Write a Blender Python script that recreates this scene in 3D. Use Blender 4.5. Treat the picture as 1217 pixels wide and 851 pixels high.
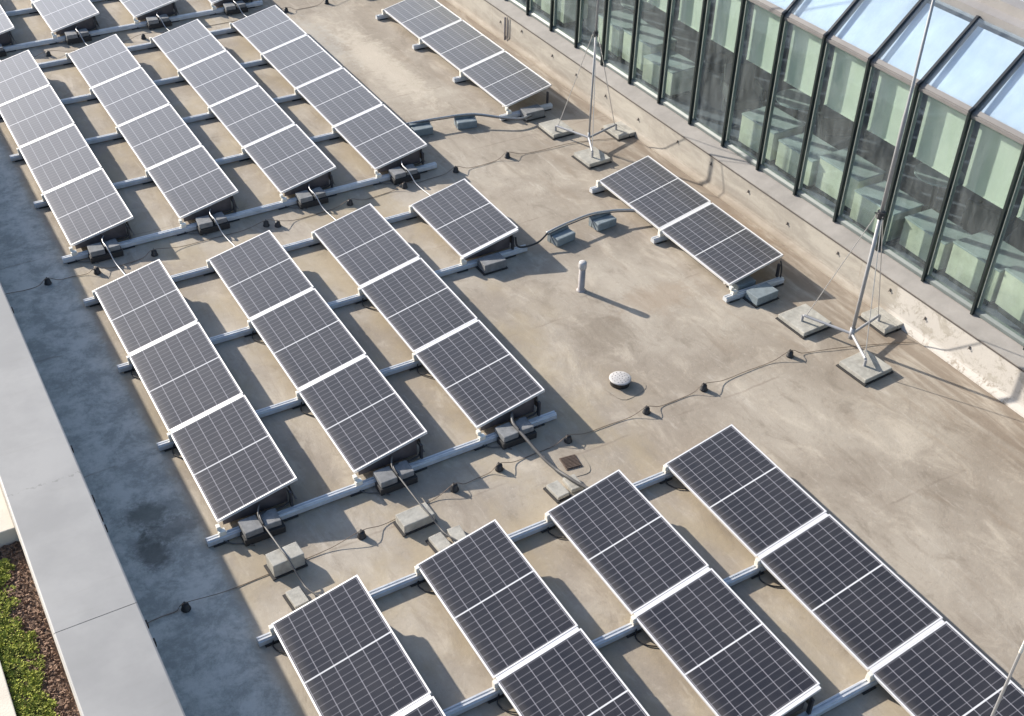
import bpy, bmesh, math, random
from mathutils import Vector, Matrix
random.seed(7)
R = math.radians
for o in list(bpy.data.objects): bpy.data.objects.remove(o)
SC = bpy.context.scene
COL = SC.collection

# ------------------------------------------------------------------ camera
cam = bpy.data.cameras.new('camera'); co = bpy.data.objects.new('camera', cam); COL.objects.link(co)
co.location = (-8.8283, -13.1266, 10.2547)
co.rotation_mode = 'XYZ'
co.rotation_euler = (0.910439, -0.021615, -0.526818)
cam.sensor_fit = 'HORIZONTAL'; cam.sensor_width = 36; cam.lens = 1415.36 / 1217 * 36
cam.clip_start = 0.1; cam.clip_end = 2000
SC.camera = co
# ------------------------------------------------------------------ world and sun
SUN_EL = R(24.4)
SX, SY = -0.43, 0.903                    # horizontal direction towards the sun
w = bpy.data.worlds.new('World'); SC.world = w; w.use_nodes = True
wn = w.node_tree.nodes; wl = w.node_tree.links
sky = wn.new('ShaderNodeTexSky'); sky.sky_type = 'NISHITA'; sky.sun_disc = False
sky.sun_elevation = SUN_EL; sky.sun_rotation = math.atan2(SX, SY)
sky.air_density = 1.0; sky.dust_density = 1.4; sky.ozone_density = 2.2
bg = wn['Background']; wl.new(sky.outputs[0], bg.inputs[0]); bg.inputs[1].default_value = 0.115
sun = bpy.data.lights.new('sun', 'SUN'); sun.energy = 4.6; sun.angle = R(0.7); sun.color = (1.0, 0.93, 0.83)
so = bpy.data.objects.new('sun', sun); COL.objects.link(so)
d = Vector((SX * math.cos(SUN_EL), SY * math.cos(SUN_EL), math.sin(SUN_EL)))
so.rotation_euler = d.to_track_quat('Z', 'Y').to_euler(); so.location = d * 40
SC.view_settings.view_transform = 'Standard'; SC.view_settings.look = 'None'
SC.view_settings.exposure = 0.91; SC.view_settings.gamma = 1
SC.view_settings.use_curve_mapping = False

# ------------------------------------------------------------------ materials
def mat(name, col=(.5, .5, .5), rough=.7, metal=0.0, var=0.0, scale=5.0, bump=0.0, bscale=60.0, spec=None):
    m = bpy.data.materials.new(name); m.use_nodes = True
    n = m.node_tree.nodes; l = m.node_tree.links; b = n['Principled BSDF']
    b.inputs['Base Color'].default_value = (*col, 1); b.inputs['Roughness'].default_value = rough
    b.inputs['Metallic'].default_value = metal
    if spec is not None: b.inputs['Specular IOR Level'].default_value = spec
    geo = n.new('ShaderNodeNewGeometry')
    if var:
        t = n.new('ShaderNodeTexNoise'); t.inputs['Scale'].default_value = scale; t.inputs['Detail'].default_value = 6
        t.inputs['Roughness'].default_value = .65
        l.new(geo.outputs['Position'], t.inputs['Vector'])
        r = n.new('ShaderNodeValToRGB')
        r.color_ramp.elements[0].position = .3; r.color_ramp.elements[1].position = .7
        r.color_ramp.elements[0].color = (*[c * (1 - var) for c in col], 1)
        r.color_ramp.elements[1].color = (*[min(1, c * (1 + var)) for c in col], 1)
        l.new(t.outputs['Fac'], r.inputs[0]); l.new(r.outputs[0], b.inputs['Base Color'])
    if bump:
        t = n.new('ShaderNodeTexNoise'); t.inputs['Scale'].default_value = bscale; t.inputs['Detail'].default_value = 4
        l.new(geo.outputs['Position'], t.inputs['Vector'])
        bp = n.new('ShaderNodeBump'); bp.inputs['Strength'].default_value = bump; bp.inputs['Distance'].default_value = .01
        l.new(t.outputs['Fac'], bp.inputs['Height']); l.new(bp.outputs[0], b.inputs['Normal'])
    return m

class NG:
    """small helper for node maths"""
    def __init__(s, m): s.n = m.node_tree.nodes; s.l = m.node_tree.links
    def val(s, sock, v):
        if isinstance(v, (int, float)): sock.default_value = v
        elif isinstance(v, tuple): sock.default_value = v
        else: s.l.new(v, sock)
    def m(s, op, a, b=0.0, c=0.0, clamp=False):
        q = s.n.new('ShaderNodeMath'); q.operation = op; q.use_clamp = clamp
        s.val(q.inputs[0], a); s.val(q.inputs[1], b)
        if len(q.inputs) > 2: s.val(q.inputs[2], c)
        return q.outputs[0]
    def noise(s, vec, scale, detail=6, rough=.6, dist=0.0):
        t = s.n.new('ShaderNodeTexNoise'); s.val(t.inputs['Vector'], vec)
        t.inputs['Scale'].default_value = scale; t.inputs['Detail'].default_value = detail
        t.inputs['Roughness'].default_value = rough; t.inputs['Distortion'].default_value = dist
        return t.outputs['Fac']
    def mapping(s, vec, scale=(1, 1, 1), loc=(0, 0, 0), rot=(0, 0, 0)):
        t = s.n.new('ShaderNodeMapping'); s.l.new(vec, t.inputs[0])
        t.inputs['Scale'].default_value = scale; t.inputs['Location'].default_value = loc
        t.inputs['Rotation'].default_value = rot
        return t.outputs[0]
    def ss(s, v, a, b):
        t = s.n.new('ShaderNodeMapRange'); t.interpolation_type = 'SMOOTHSTEP'
        s.val(t.inputs[0], v); t.inputs[1].default_value = a; t.inputs[2].default_value = b
        return t.outputs[0]
    def mix(s, f, a, b):
        t = s.n.new('ShaderNodeMix'); t.data_type = 'RGBA'
        s.val(t.inputs[0], f)
        for k, v in ((6, a), (7, b)):
            if isinstance(v, tuple): t.inputs[k].default_value = (*v, 1)
            else: s.l.new(v, t.inputs[k])
        return t.outputs[2]

def roof_material():
    m = bpy.data.materials.new('roof_membrane'); m.use_nodes = True
    g = NG(m); b = g.n['Principled BSDF']
    geo = g.n.new('ShaderNodeNewGeometry'); P = geo.outputs['Position']
    sep = g.n.new('ShaderNodeSeparateXYZ'); g.l.new(P, sep.inputs[0]); X, Y = sep.outputs[0], sep.outputs[1]
    big = g.noise(P, .45, 5, .6, .4)
    mid = g.noise(g.mapping(P, (1.0, .55, 1)), 2.0, 7, .68, .6)
    fine = g.noise(P, 14, 6, .7)
    grain = g.noise(P, 110, 3, .6)
    c = g.mix(g.ss(big, .36, .66), (.28, .238, .19), (.395, .348, .285))
    c = g.mix(g.m('MULTIPLY', g.ss(mid, .50, .72), .55), c, (.53, .465, .375))
    c = g.mix(g.m('MULTIPLY', g.ss(mid, .48, .30), .75), c, (.215, .18, .14))
    strk = g.noise(g.mapping(P, (3.0, .5, 1), (5, 2, 0), (0, 0, .12)), 1.7, 8, .72, .5)
    c = g.mix(g.m('MULTIPLY', g.ss(strk, .54, .72), .45), c, (.21, .17, .13))
    c = g.mix(g.m('MULTIPLY', g.ss(strk, .44, .30), .40), c, (.52, .47, .40))
    blot = g.noise(P, 5.5, 8, .75, .2)
    c = g.mix(g.m('MULTIPLY', g.ss(blot, .56, .70), .35), c, (.19, .16, .125))
    c = g.mix(g.m('MULTIPLY', g.ss(fine, .55, .75), .30), c, (.20, .165, .125))
    c = g.mix(g.m('MULTIPLY', g.ss(fine, .45, .28), .25), c, (.55, .50, .43))
    # dirt streaks that run along the foot of the glazed building
    st = g.noise(g.mapping(P, (3.2, .35, 1)), 1.6, 6, .6, 1.0)
    near = g.m('MULTIPLY', g.ss(X, 2.1, 2.9), g.ss(st, .33, .58))
    c = g.mix(g.m('MULTIPLY', near, .72), c, (.20, .155, .115))
    st2 = g.noise(g.mapping(P, (2.2, .5, 1), (3, 1, 0)), 1.3, 6, .6, .8)
    band = g.m('MULTIPLY', g.ss(X, -.6, 1.6), g.ss(st2, .52, .74))
    c = g.mix(g.m('MULTIPLY', band, .32), c, (.23, .17, .115))
    # yellow brown algae between the columns
    yel = g.m('MULTIPLY', g.ss(X, -.4, -1.6), g.ss(g.noise(g.mapping(P, (1.2, .7, 1), (7, 3, 0)), 1.1, 5, .6), .42, .66))
    c = g.mix(g.m('MULTIPLY', yel, .55), c, (.35, .285, .185))
    # pale gutter membrane on the left and its stains
    gut = g.ss(g.m('ADD', X, g.m('MULTIPLY', mid, .3)), -6.62, -6.80)
    gcol = g.mix(g.ss(g.noise(P, 2.3, 8, .78, .2), .40, .62), (.31, .315, .29), (.53, .52, .475))
    gcol = g.mix(g.m('MULTIPLY', g.ss(g.noise(P, 5.5, 7, .75, .3), .55, .75), .4), gcol, (.66, .67, .64))
    c = g.mix(gut, c, gcol)
    rag = g.noise(P, 4.5, 8, .8, .3)
    def spot(cx, cy, rx, ry, col, amt):
        nonlocal c
        dx = g.m('DIVIDE', g.m('SUBTRACT', X, cx), rx); dy = g.m('DIVIDE', g.m('SUBTRACT', Y, cy), ry)
        r2 = g.m('SQRT', g.m('ADD', g.m('MULTIPLY', dx, dx), g.m('MULTIPLY', dy, dy)))
        r2 = g.m('ADD', r2, g.m('ADD', g.m('MULTIPLY', g.m('SUBTRACT', mid, .5), 1.6), g.m('MULTIPLY', g.m('SUBTRACT', rag, .5), 2.4)))
        c = g.mix(g.m('MULTIPLY', g.ss(r2, 1.25, .35), amt), c, col)
    spot(-7.35, -2.35, .30, .28, (.10, .105, .09), .75)
    spot(-7.45, -3.0, .22, .32, (.09, .09, .08), .8)
    spot(-7.15, -2.75, .35, .2, (.11, .11, .095), .6)
    spot(-.55, -2.0, .50, .55, (.20, .165, .125), .55)
    spot(.7, -1.6, .7, .4, (.30, .23, .165), .5)
    spot(.6, 8.0, .45, 2.4, (.60, .53, .43), .55)
    spot(-.2, 9.5, .5, 1.6, (.42, .40, .36), .6)
    spot(1.4, -4.9, .16, .16, (.16, .13, .10), .4)
    spot(3.0, -.8, .5, .8, (.22, .15, .09), .5)
    spot(2.7, 3.6, .8, .9, (.50, .45, .38), .35)
    spot(-1.2, 2.6, .5, .5, (.48, .44, .38), .35)
    # sheet seams of the membrane
    sx = g.m('ABSOLUTE', g.m('SUBTRACT', g.m('FRACT', g.m('DIVIDE', g.m('ADD', Y, g.m('MULTIPLY', mid, .12)), 2.6)), .5))
    seam = g.m('MULTIPLY', g.ss(sx, .010, .002), g.ss(g.noise(P, 1.1, 3), .42, .6))
    c = g.mix(g.m('MULTIPLY', seam, .35), c, (.17, .13, .10))
    c = g.mix(g.m('MULTIPLY', g.ss(grain, .5, .7), .12), c, (.15, .12, .1))
    g.l.new(c, b.inputs['Base Color'])
    b.inputs['Roughness'].default_value = .8; b.inputs['Specular IOR Level'].default_value = .3
    bp = g.n.new('ShaderNodeBump'); bp.inputs['Strength'].default_value = .35; bp.inputs['Distance'].default_value = .02
    h = g.m('ADD', g.m('MULTIPLY', fine, .6), g.m('MULTIPLY', grain, .25))
    g.l.new(g.m('ADD', h, mid), bp.inputs['Height']); g.l.new(bp.outputs[0], b.inputs['Normal'])
    return m

def cell_material():
    """6 x (10+10) half cells; UV in metres over the laminate."""
    m = bpy.data.materials.new('solar_cells'); m.use_nodes = True
    g = NG(m); b = g.n['Principled BSDF']
    uv = g.n.new('ShaderNodeUVMap'); uv.uv_map = 'UVMap'
    sep = g.n.new('ShaderNodeSeparateXYZ'); g.l.new(uv.outputs[0], sep.inputs[0]); U, V = sep.outputs[0], sep.outputs[1]
    # U 0..1 across, V 0..1 along
    u = g.m('FRACT', g.m('MULTIPLY', U, 6.0)); du = g.m('MINIMUM', u, g.m('SUBTRACT', 1.0, u))
    v = g.m('FRACT', g.m('MULTIPLY', V, 20.0)); dv = g.m('MINIMUM', v, g.m('SUBTRACT', 1.0, v))
    lu = g.ss(du, .034, .020); lv = g.ss(dv, .080, .045)
    mid = g.ss(g.m('ABSOLUTE', g.m('SUBTRACT', V, .5)), .0062, .0048)
    geo = g.n.new('ShaderNodeNewGeometry'); oi = g.n.new('ShaderNodeObjectInfo')
    cell = g.mix(oi.outputs['Random'], (.003, .003, .007), (.006, .006, .011))
    # thin bus bars along each cell
    bb = g.m('FRACT', g.m('MULTIPLY', U, 54.0)); bar = g.ss(g.m('ABSOLUTE', g.m('SUBTRACT', bb, .5)), .07, .03)
    cell = g.mix(g.m('MULTIPLY', bar, .03), cell, (.35, .35, .37))
    c = g.mix(g.m('MULTIPLY', lv, .20), cell, (.40, .39, .42))
    c = g.mix(g.m('MULTIPLY', lu, .42), c, (.44, .43, .47))
    c = g.mix(g.m('MULTIPLY', mid, .9), c, (.60, .60, .61))
    b.inputs['Sheen Weight'].default_value = 1.0; b.inputs['Sheen Roughness'].default_value = .41; b.inputs['Sheen Tint'].default_value = (.95, .965, 1, 1)
    dust = g.noise(geo.outputs['Position'], 2.2, 6, .65)
    film = g.m('MULTIPLY', g.ss(g.m('ADD', U, g.m('MULTIPLY', dust, .10)), .16, .04), .10)
    c = g.mix(film, c, (.36, .31, .25))
    spots = g.ss(g.noise(geo.outputs['Position'], 26, 2, .5), .80, .84)
    c = g.mix(g.m('MULTIPLY', spots, .4), c, (.45, .42, .38))
    c = g.mix(g.m('MULTIPLY', g.ss(dust, .25, .8), .035), c, (.40, .36, .33))
    g.l.new(c, b.inputs['Base Color'])
    b.inputs['Roughness'].default_value = .22; b.inputs['IOR'].default_value = 1.5
    g.l.new(g.m('ADD', .10, g.m('MULTIPLY', dust, .10)), b.inputs['Roughness'])
    return m

def coping_material():
    m = bpy.data.materials.new('coping_sheet'); m.use_nodes = True
    g = NG(m); b = g.n['Principled BSDF']
    geo = g.n.new('ShaderNodeNewGeometry'); P = geo.outputs['Position']
    big = g.noise(P, .8, 5, .6); fine = g.noise(P, 9, 6, .7)
    c = g.mix(g.ss(big, .35, .65), (.225, .224, .222), (.285, .282, .276))
    c = g.mix(g.m('MULTIPLY', g.ss(fine, .64, .78), .35), c, (.17, .17, .16))
    sp = g.n.new('ShaderNodeSeparateXYZ'); g.l.new(P, sp.inputs[0])
    run = g.noise(g.mapping(P, (.6, 4.5, 1)), 1.6, 6, .65)
    c = g.mix(g.m('MULTIPLY', g.ss(run, .54, .72), .22), c, (.20, .195, .18))
    off = g.m('ADD', g.m('ADD', sp.outputs[1], 2.71), g.m('MULTIPLY', g.m('SUBTRACT', g.noise(P, 7, 4), .5), .22))
    ln = g.m('MULTIPLY', g.ss(g.m('ABSOLUTE', off), .016, .006), g.ss(g.noise(P, 8, 4, .7), .48, .58))
    c = g.mix(g.m('MULTIPLY', ln, .6), c, (.13, .13, .125))
    g.l.new(c, b.inputs['Base Color']); b.inputs['Roughness'].default_value = .55
    return m

def upstand_material():
    m = bpy.data.materials.new('painted_concrete'); m.use_nodes = True
    g = NG(m); b = g.n['Principled BSDF']
    geo = g.n.new('ShaderNodeNewGeometry'); P = geo.outputs['Position']
    sep = g.n.new('ShaderNodeSeparateXYZ'); g.l.new(P, sep.inputs[0]); Y, Z = sep.outputs[1], sep.outputs[2]
    n1 = g.noise(g.mapping(P, (1, .5, 2)), 2.2, 7, .7, .5); n2 = g.noise(P, 16, 6, .7)
    c = g.mix(g.ss(n1, .35, .65), (.31, .28, .24), (.41, .375, .32))
    c = g.mix(g.m('MULTIPLY', g.ss(n2, .58, .75), .4), c, (.30, .25, .20))
    dirty = g.ss(g.m('ADD', Z, g.m('MULTIPLY', n1, .25)), .32, .12)
    c = g.mix(g.m('MULTIPLY', dirty, .55), c, (.22, .17, .12))
    drip = g.noise(g.mapping(P, (1, 5.5, .5)), 2.4, 5, .6)
    c = g.mix(g.m('MULTIPLY', g.ss(drip, .60, .74), .45), c, (.27, .22, .17))
    white = g.ss(g.m('ADD', Y, g.m('MULTIPLY', n1, 1.2)), -3.05, -3.22)
    white = g.m('MULTIPLY', white, g.ss(g.noise(P, 3.2, 9, .8, .4), .42, .50))
    c = g.mix(white, c, (.49, .455, .41))
    g.l.new(c, b.inputs['Base Color']); b.inputs['Roughness'].default_value = .85
    bp = g.n.new('ShaderNodeBump'); bp.inputs['Strength'].default_value = .4; bp.inputs['Distance'].default_value = .01
    g.l.new(n2, bp.inputs['Height']); g.l.new(bp.outputs[0], b.inputs['Normal'])
    return m

def glass_material(name, tint=(.80, .90, .86), extra=0.0, dirt_haze=.095):
    m = bpy.data.materials.new(name); m.use_nodes = True
    n = m.node_tree.nodes; l = m.node_tree.links; n.remove(n['Principled BSDF'])
    tr = n.new('ShaderNodeBsdfTransparent'); tr.inputs[0].default_value = (*tint, 1)
    gl = n.new('ShaderNodeBsdfGlossy'); gl.inputs['Roughness'].default_value = .03; gl.inputs[0].default_value = (.78, .90, 1.0, 1)
    fr = n.new('ShaderNodeFresnel'); fr.inputs[0].default_value = 1.5
    g = NG(m); gg = n.new('ShaderNodeNewGeometry')
    l.new(g.m('ADD', 1.5, g.m('MULTIPLY', gg.outputs['Backfacing'], 1 / 1.5 - 1.5)), fr.inputs[0])
    f = g.m('ADD', g.m('MULTIPLY', fr.outputs[0], .45), extra, clamp=True)
    mx = n.new('ShaderNodeMixShader'); l.new(f, mx.inputs[0]); l.new(tr.outputs[0], mx.inputs[1]); l.new(gl.outputs[0], mx.inputs[2])
    df = n.new('ShaderNodeBsdfDiffuse'); df.inputs[0].default_value = (.62, .66, .68, 1)  # pale diffuse film, mixed in as painted haze that lightens the room behind
    tc = n.new('ShaderNodeNewGeometry'); fl = g.noise(g.mapping(tc.outputs['Position'], (1, 3, .7)), 1.4, 6, .65)
    mz = n.new('ShaderNodeMixShader'); l.new(g.m('MULTIPLY', g.ss(fl, .2, .8), dirt_haze), mz.inputs[0]); l.new(mx.outputs[0], mz.inputs[1]); l.new(df.outputs[0], mz.inputs[2])
    l.new(mz.outputs[0], n['Material Output'].inputs[0])
    return m

M = dict(
    roof=roof_material(), cells=cell_material(), coping=coping_material(), upstand=upstand_material(),
    frame=mat('anodised_frame', (.78, .76, .74), .38, .35, .05, 3),
    back=mat('panel_backsheet', (.55, .55, .55), .6),
    rail=mat('galvanised_rail', (.58, .595, .61), .40, .25, .12, 7),
    railside=mat('rail_slot', (.22, .23, .25), .5, .5),
    clamp=mat('pale_clamp', (.76, .72, .63), .5, .1, .08, 20),
    darkmetal=mat('dark_steel', (.045, .045, .05), .5, .3),
    plate=mat('side_plate_sheet', (.085, .070, .070), .6, .1, .3, 6),
    deflector=mat('deflector_sheet', (.11, .095, .09), .5, .2, .2, 6),
    concrete=mat('ballast_concrete', (.185, .187, .188), .85, 0, .3, 9, .3, 70),
    paver=mat('pale_paver', (.35, .335, .295), .88, 0, .28, 7, .35, 60),
    slate=mat('coated_block', (.20, .235, .25), .65, .1, .2, 9, .2, 40),
    mat_=mat('rubber_mat', (.03, .028, .027), .8),
    puck=mat('black_plastic', (.018, .017, .018), .5),
    wire=mat('round_conductor', (.15, .11, .08), .5, .5),
    cable=mat('cable_sleeve', (.10, .095, .09), .55, .0, .2, 10),
    blackcable=mat('black_cable', (.02, .02, .022), .5),
    tray=mat('tray_steel', (.46, .46, .46), .45, .6, .15, 8),
    zinc=mat('zinc_tube', (.33, .33, .34), .5, .2, .12, 5),
    thin=mat('thin_rod', (.55, .54, .53), .4, .6),
    white=mat('white_plastic', (.44, .42, .405), .6, 0, .2, 14),
    pipe=mat('grey_pipe', (.33, .30, .29), .6, .0, .2, 10),
    grate=mat('rusty_grate', (.12, .085, .065), .7, .2, .3, 25),
    mullion=mat('mullion_paint', (.026, .034, .034), .35, .3),
    inner=mat('inner_frame', (.27, .30, .29), .5, .2, .1, 4),
    sill=mat('sill_sheet', (.13, .15, .145), .5, .0, .12, 3),
    transom=mat('transom_metal', (.185, .175, .168), .55, .1, .12, 3),
    beam=mat('roof_beam', (.018, .022, .028), .35, .3),
    ledge=mat('ledge_stone', (.275, .255, .235), .75, 0, .16, 2.5, .15, 40),
    line=mat('dark_seal', (.10, .085, .075), .7),
    blind=mat('pale_green_blind', (.50, .535, .455), .8, 0, .05, 3),
    roofblind=mat('white_roof_blind', (.50, .53, .58), .8, 0, .24, .9),
    cabinet=mat('pale_green_cabinet', (.45, .46, .37), .6, 0, .32, 1.6),
    cabtop=mat('cabinet_top', (.30, .345, .35), .5, 0, .2, 2),
    floor_in=mat('indoor_floor', (.10, .11, .15), .8, 0, .3, 1.2),
    wall_in=mat('indoor_wall', (.20, .215, .26), .8, 0, .25, .8),
    dark_obj=mat('dark_fabric', (.02, .024, .03), .7),
    roofgrey=mat('grey_roof_sheet', (.42, .42, .43), .6, 0, .08, 1.2),
    gutter=mat('gutter_sheet', (.30, .285, .275), .5, .3, .12, 2),
    facade=mat('outer_render', (.50, .47, .42), .85, 0, .08, 1),
    beige=mat('beige_cap', (.62, .55, .45), .8, 0, .08, 3, .2, 50),
    soil=mat('bark_soil', (.15, .095, .065), .95, 0, .5, 18, .8, 40),
    chip=mat('bark_chip', (.24, .15, .10), .9, 0, .5, 30),
    leaf=mat('moss_leaf', (.27, .29, .04), .85, 0, .6, 9),
    ground=mat('street_ground', (.16, .155, .15), .9, 0, .3, .4),
    glass=glass_material('facade_glass', (.90, .945, .925), .01),
    roofglass=glass_material('roof_glass', (.90, .95, .98), .03),
)

# ------------------------------------------------------------------ helpers
def obj(name, bm, m, parent=None, smooth=False):
    me = bpy.data.meshes.new(name); bm.to_mesh(me); bm.free()
    for x in (m if isinstance(m, (list, tuple)) else [m]): me.materials.append(M[x])
    if smooth:
        for p in me.polygons: p.use_smooth = True
    o = bpy.data.objects.new(name, me); COL.objects.link(o)
    if parent: o.parent = parent
    return o
def tag(o, label, cat, group=None):
    o['label'] = label; o['category'] = cat
    if group: o['group'] = group
    return o
def thing(name, label, cat, loc=(0, 0, 0), rz=0, group=None):
    o = bpy.data.objects.new(name, None); COL.objects.link(o); o.empty_display_size = .1
    o.location = loc; o.rotation_euler = (0, 0, rz)
    return tag(o, label, cat, group)
def struct(name, bm, m, parent=None, kind='structure'):
    o = obj(name, bm, m, parent)
    o['kind'] = kind
    return o
def dup(src, loc, rz=None, label=None, group=None):
    r = src.copy(); COL.objects.link(r); r.location = loc
    if rz is not None: r.rotation_euler = (0, 0, rz)
    if label: r['label'] = label
    if group: r['group'] = group
    for ch in list(src.children):
        c = ch.copy(); COL.objects.link(c); c.parent = r
        for gch in list(ch.children):
            q = gch.copy(); COL.objects.link(q); q.parent = c
    return r
def NB(): return bmesh.new()
def box(bm, x0, x1, y0, y1, z0, z1, bev=0.0, mi=0):
    vs = [bm.verts.new((x, y, z)) for z in (z0, z1) for y in (y0, y1) for x in (x0, x1)]
    fs = [bm.faces.new([vs[i] for i in q]) for q in ((0, 2, 3, 1), (4, 5, 7, 6), (0, 1, 5, 4), (2, 6, 7, 3), (0, 4, 6, 2), (1, 3, 7, 5))]
    for f in fs: f.material_index = mi
    if bev:
        es = list({e for f in fs for e in f.edges})
        bmesh.ops.bevel(bm, geom=es, offset=bev, segments=2, affect='EDGES', profile=.6)
    return vs
def frustum(bm, c, r0, r1, z0, z1, n=20, cap=True, mi=0):
    a = [bm.verts.new((c[0] + r0 * math.cos(2 * math.pi * i / n), c[1] + r0 * math.sin(2 * math.pi * i / n), z0)) for i in range(n)]
    b = [bm.verts.new((c[0] + r1 * math.cos(2 * math.pi * i / n), c[1] + r1 * math.sin(2 * math.pi * i / n), z1)) for i in range(n)]
    for i in range(n):
        f = bm.faces.new((a[i], a[(i + 1) % n], b[(i + 1) % n], b[i])); f.material_index = mi
    if cap:
        bm.faces.new(list(reversed(a))).material_index = mi; bm.faces.new(b).material_index = mi
def lathe(bm, c, prof, n=24):
    rings = [[bm.verts.new((c[0] + r * math.cos(2 * math.pi * i / n), c[1] + r * math.sin(2 * math.pi * i / n), z)) for i in range(n)] for r, z in prof]
    for a, b in zip(rings, rings[1:]):
        for i in range(n): bm.faces.new((a[i], a[(i + 1) % n], b[(i + 1) % n], b[i]))
    bm.faces.new(list(reversed(rings[0]))); bm.faces.new(rings[-1])
def tube(bm, pts, r, n=8, sub=0):
    P = [Vector(p) for p in pts]
    if sub and len(P) > 2:                                   # Catmull-Rom
        Q = []
        for i in range(len(P) - 1):
            p0 = P[max(i - 1, 0)]; p1 = P[i]; p2 = P[i + 1]; p3 = P[min(i + 2, len(P) - 1)]
            for k in range(sub):
                t = k / sub
                Q.append(.5 * ((2 * p1) + (-p0 + p2) * t + (2 * p0 - 5 * p1 + 4 * p2 - p3) * t * t + (-p0 + 3 * p1 - 3 * p2 + p3) * t ** 3))
        Q.append(P[-1]); P = Q
    rr = r if isinstance(r, (list, tuple)) else [r] * len(P)
    rings = []
    up = Vector((0, 0, 1))
    for i, p in enumerate(P):
        dd = (P[min(i + 1, len(P) - 1)] - P[max(i - 1, 0)]).normalized()
        ref = up if abs(dd.z) < .9 else Vector((1, 0, 0))
        s = dd.cross(ref).normalized(); t = s.cross(dd).normalized()
        rings.append([bm.verts.new(p + rr[i] * (math.cos(2 * math.pi * k / n) * s + math.sin(2 * math.pi * k / n) * t)) for k in range(n)])
    for a, b in zip(rings, rings[1:]):
        for k in range(n): bm.faces.new((a[k], b[k], b[(k + 1) % n], a[(k + 1) % n]))
    bm.faces.new(rings[0]); bm.faces.new(list(reversed(rings[-1])))
def extrude_y(bm, prof, y0, y1, mi=0, axis='y'):
    """closed (a,z) profile swept along y (or x when axis='x')"""
    mk = (lambda a, z, t: (a, t, z)) if axis == 'y' else (lambda a, z, t: (t, a, z))
    A = [bm.verts.new(mk(a, z, y0)) for a, z in prof]; B = [bm.verts.new(mk(a, z, y1)) for a, z in prof]
    n = len(prof); fs = []
    for i in range(n): fs.append(bm.faces.new((A[i], A[(i + 1) % n], B[(i + 1) % n], B[i])))
    fs.append(bm.faces.new(A)); fs.append(bm.faces.new(list(reversed(B))))
    for f in fs: f.material_index = mi
    bmesh.ops.recalc_face_normals(bm, faces=fs)

# ------------------------------------------------------------------ the setting
ROOF_Y0, ROOF_Y1 = -20, 30
bm = NB(); box(bm, -900, 900, -900, 900, -13.2, -13); struct('ground', bm, 'ground')
# the roof membrane, gently uneven
bm = NB()
nx, ny = 60, 220
vs = [[None] * (ny + 1) for _ in range(nx + 1)]
for i in range(nx + 1):
    for j in range(ny + 1):
        x = -7.92 + (3.42 + 7.92) * i / nx; y = ROOF_Y0 + (ROOF_Y1 - ROOF_Y0) * j / ny
        z = .004 * math.sin(x * 2.1 + y * .7) * math.sin(y * 1.3 - x) - .004
        vs[i][j] = bm.verts.new((x, y, z))
for i in range(nx):
    for j in range(ny): bm.faces.new((vs[i][j], vs[i + 1][j], vs[i + 1][j + 1], vs[i][j + 1]))
struct('roof', bm, 'roof')
bm = NB(); box(bm, -7.92, 3.42, ROOF_Y0, ROOF_Y1, -13, -.03)
o = obj('block_of_flats', bm, 'facade'); tag(o, 'rendered building body carrying the flat roof of solar panels', 'building')

# left parapet with its sheet coping
p = thing('parapet_wall', 'broad pale grey parapet coping along the left edge of the roof', 'parapet', (-8.35, 0, 0))
bm = NB(); box(bm, -.36, .36, ROOF_Y0, ROOF_Y1, -13, 1.20); obj('wall', bm, 'facade', p)
ys = [ROOF_Y0, -10.9, -4.79, 3.9, 12.5, ROOF_Y1]
for a, b in zip(ys, ys[1:]):
    bm = NB()
    extrude_y(bm, [(-.39, 1.17), (-.39, 1.245), (-.375, 1.253), (.385, 1.247), (.40, 1.24), (.40, 1.14), (.392, 1.14), (.392, 1.20), (-.382, 1.20), (-.382, 1.17)], a + .004, b - .004)
    obj('coping_sheet', bm, 'coping', p)
bm = NB()
for y in ys[1:-1]: 
    box(bm, -.388, .398, y - .0038, y + .0038, 1.19, 1.243)
obj('joint_seal', bm, 'line', p)
# drip flashing at the foot of the parapet, inside
bm = NB(); extrude_y(bm, [(.43, 0), (.47, 0), (.445, .10), (.40, .14), (.40, 0)], ROOF_Y0, ROOF_Y1); obj('flashing', bm, 'slate', p)
# black fixing clips under the coping edge
bm = NB()
for y in (-2.15, -3.05, -3.3, -3.38, -3.55, -5.0, -5.25, .9, 2.4, 5.2):
    box(bm, .395, .425, y - .03, y + .03, 1.10, 1.17, .004)
obj('fixing_clip', bm, 'puck', p)

# planter outside the parapet
p = thing('roof_planter', 'planter trough with bark soil beyond the lower left of the coping', 'planter', (-9.0, -6, 0))
bm = NB(); box(bm, -1.2, -.25, -8, 2.87, .2, 1.04, .01); obj('rim', bm, 'beige', p)
bm = NB(); box(bm, -1.2, .248, 2.9, 30, .2, 1.15, .01); obj('wall_cap', bm, 'beige', p)
bm = NB(); box(bm, -.25, .25, -8, 2.898, .3, .95)
bmesh.ops.subdivide_edges(bm, edges=[e for e in bm.edges if abs(e.verts[0].co.y - e.verts[1].co.y) > 5], cuts=200)
bmesh.ops.subdivide_edges(bm, edges=[e for e in bm.edges if abs(e.verts[0].co.x - e.verts[1].co.x) > .4 and e.verts[0].co.z > .9], cuts=12)
for v in bm.verts:
    if v.co.z > .9: v.co.z += random.uniform(-.012, .02)
obj('soil', bm, 'soil', p)
bm = NB()                                               # bark chips
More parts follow.
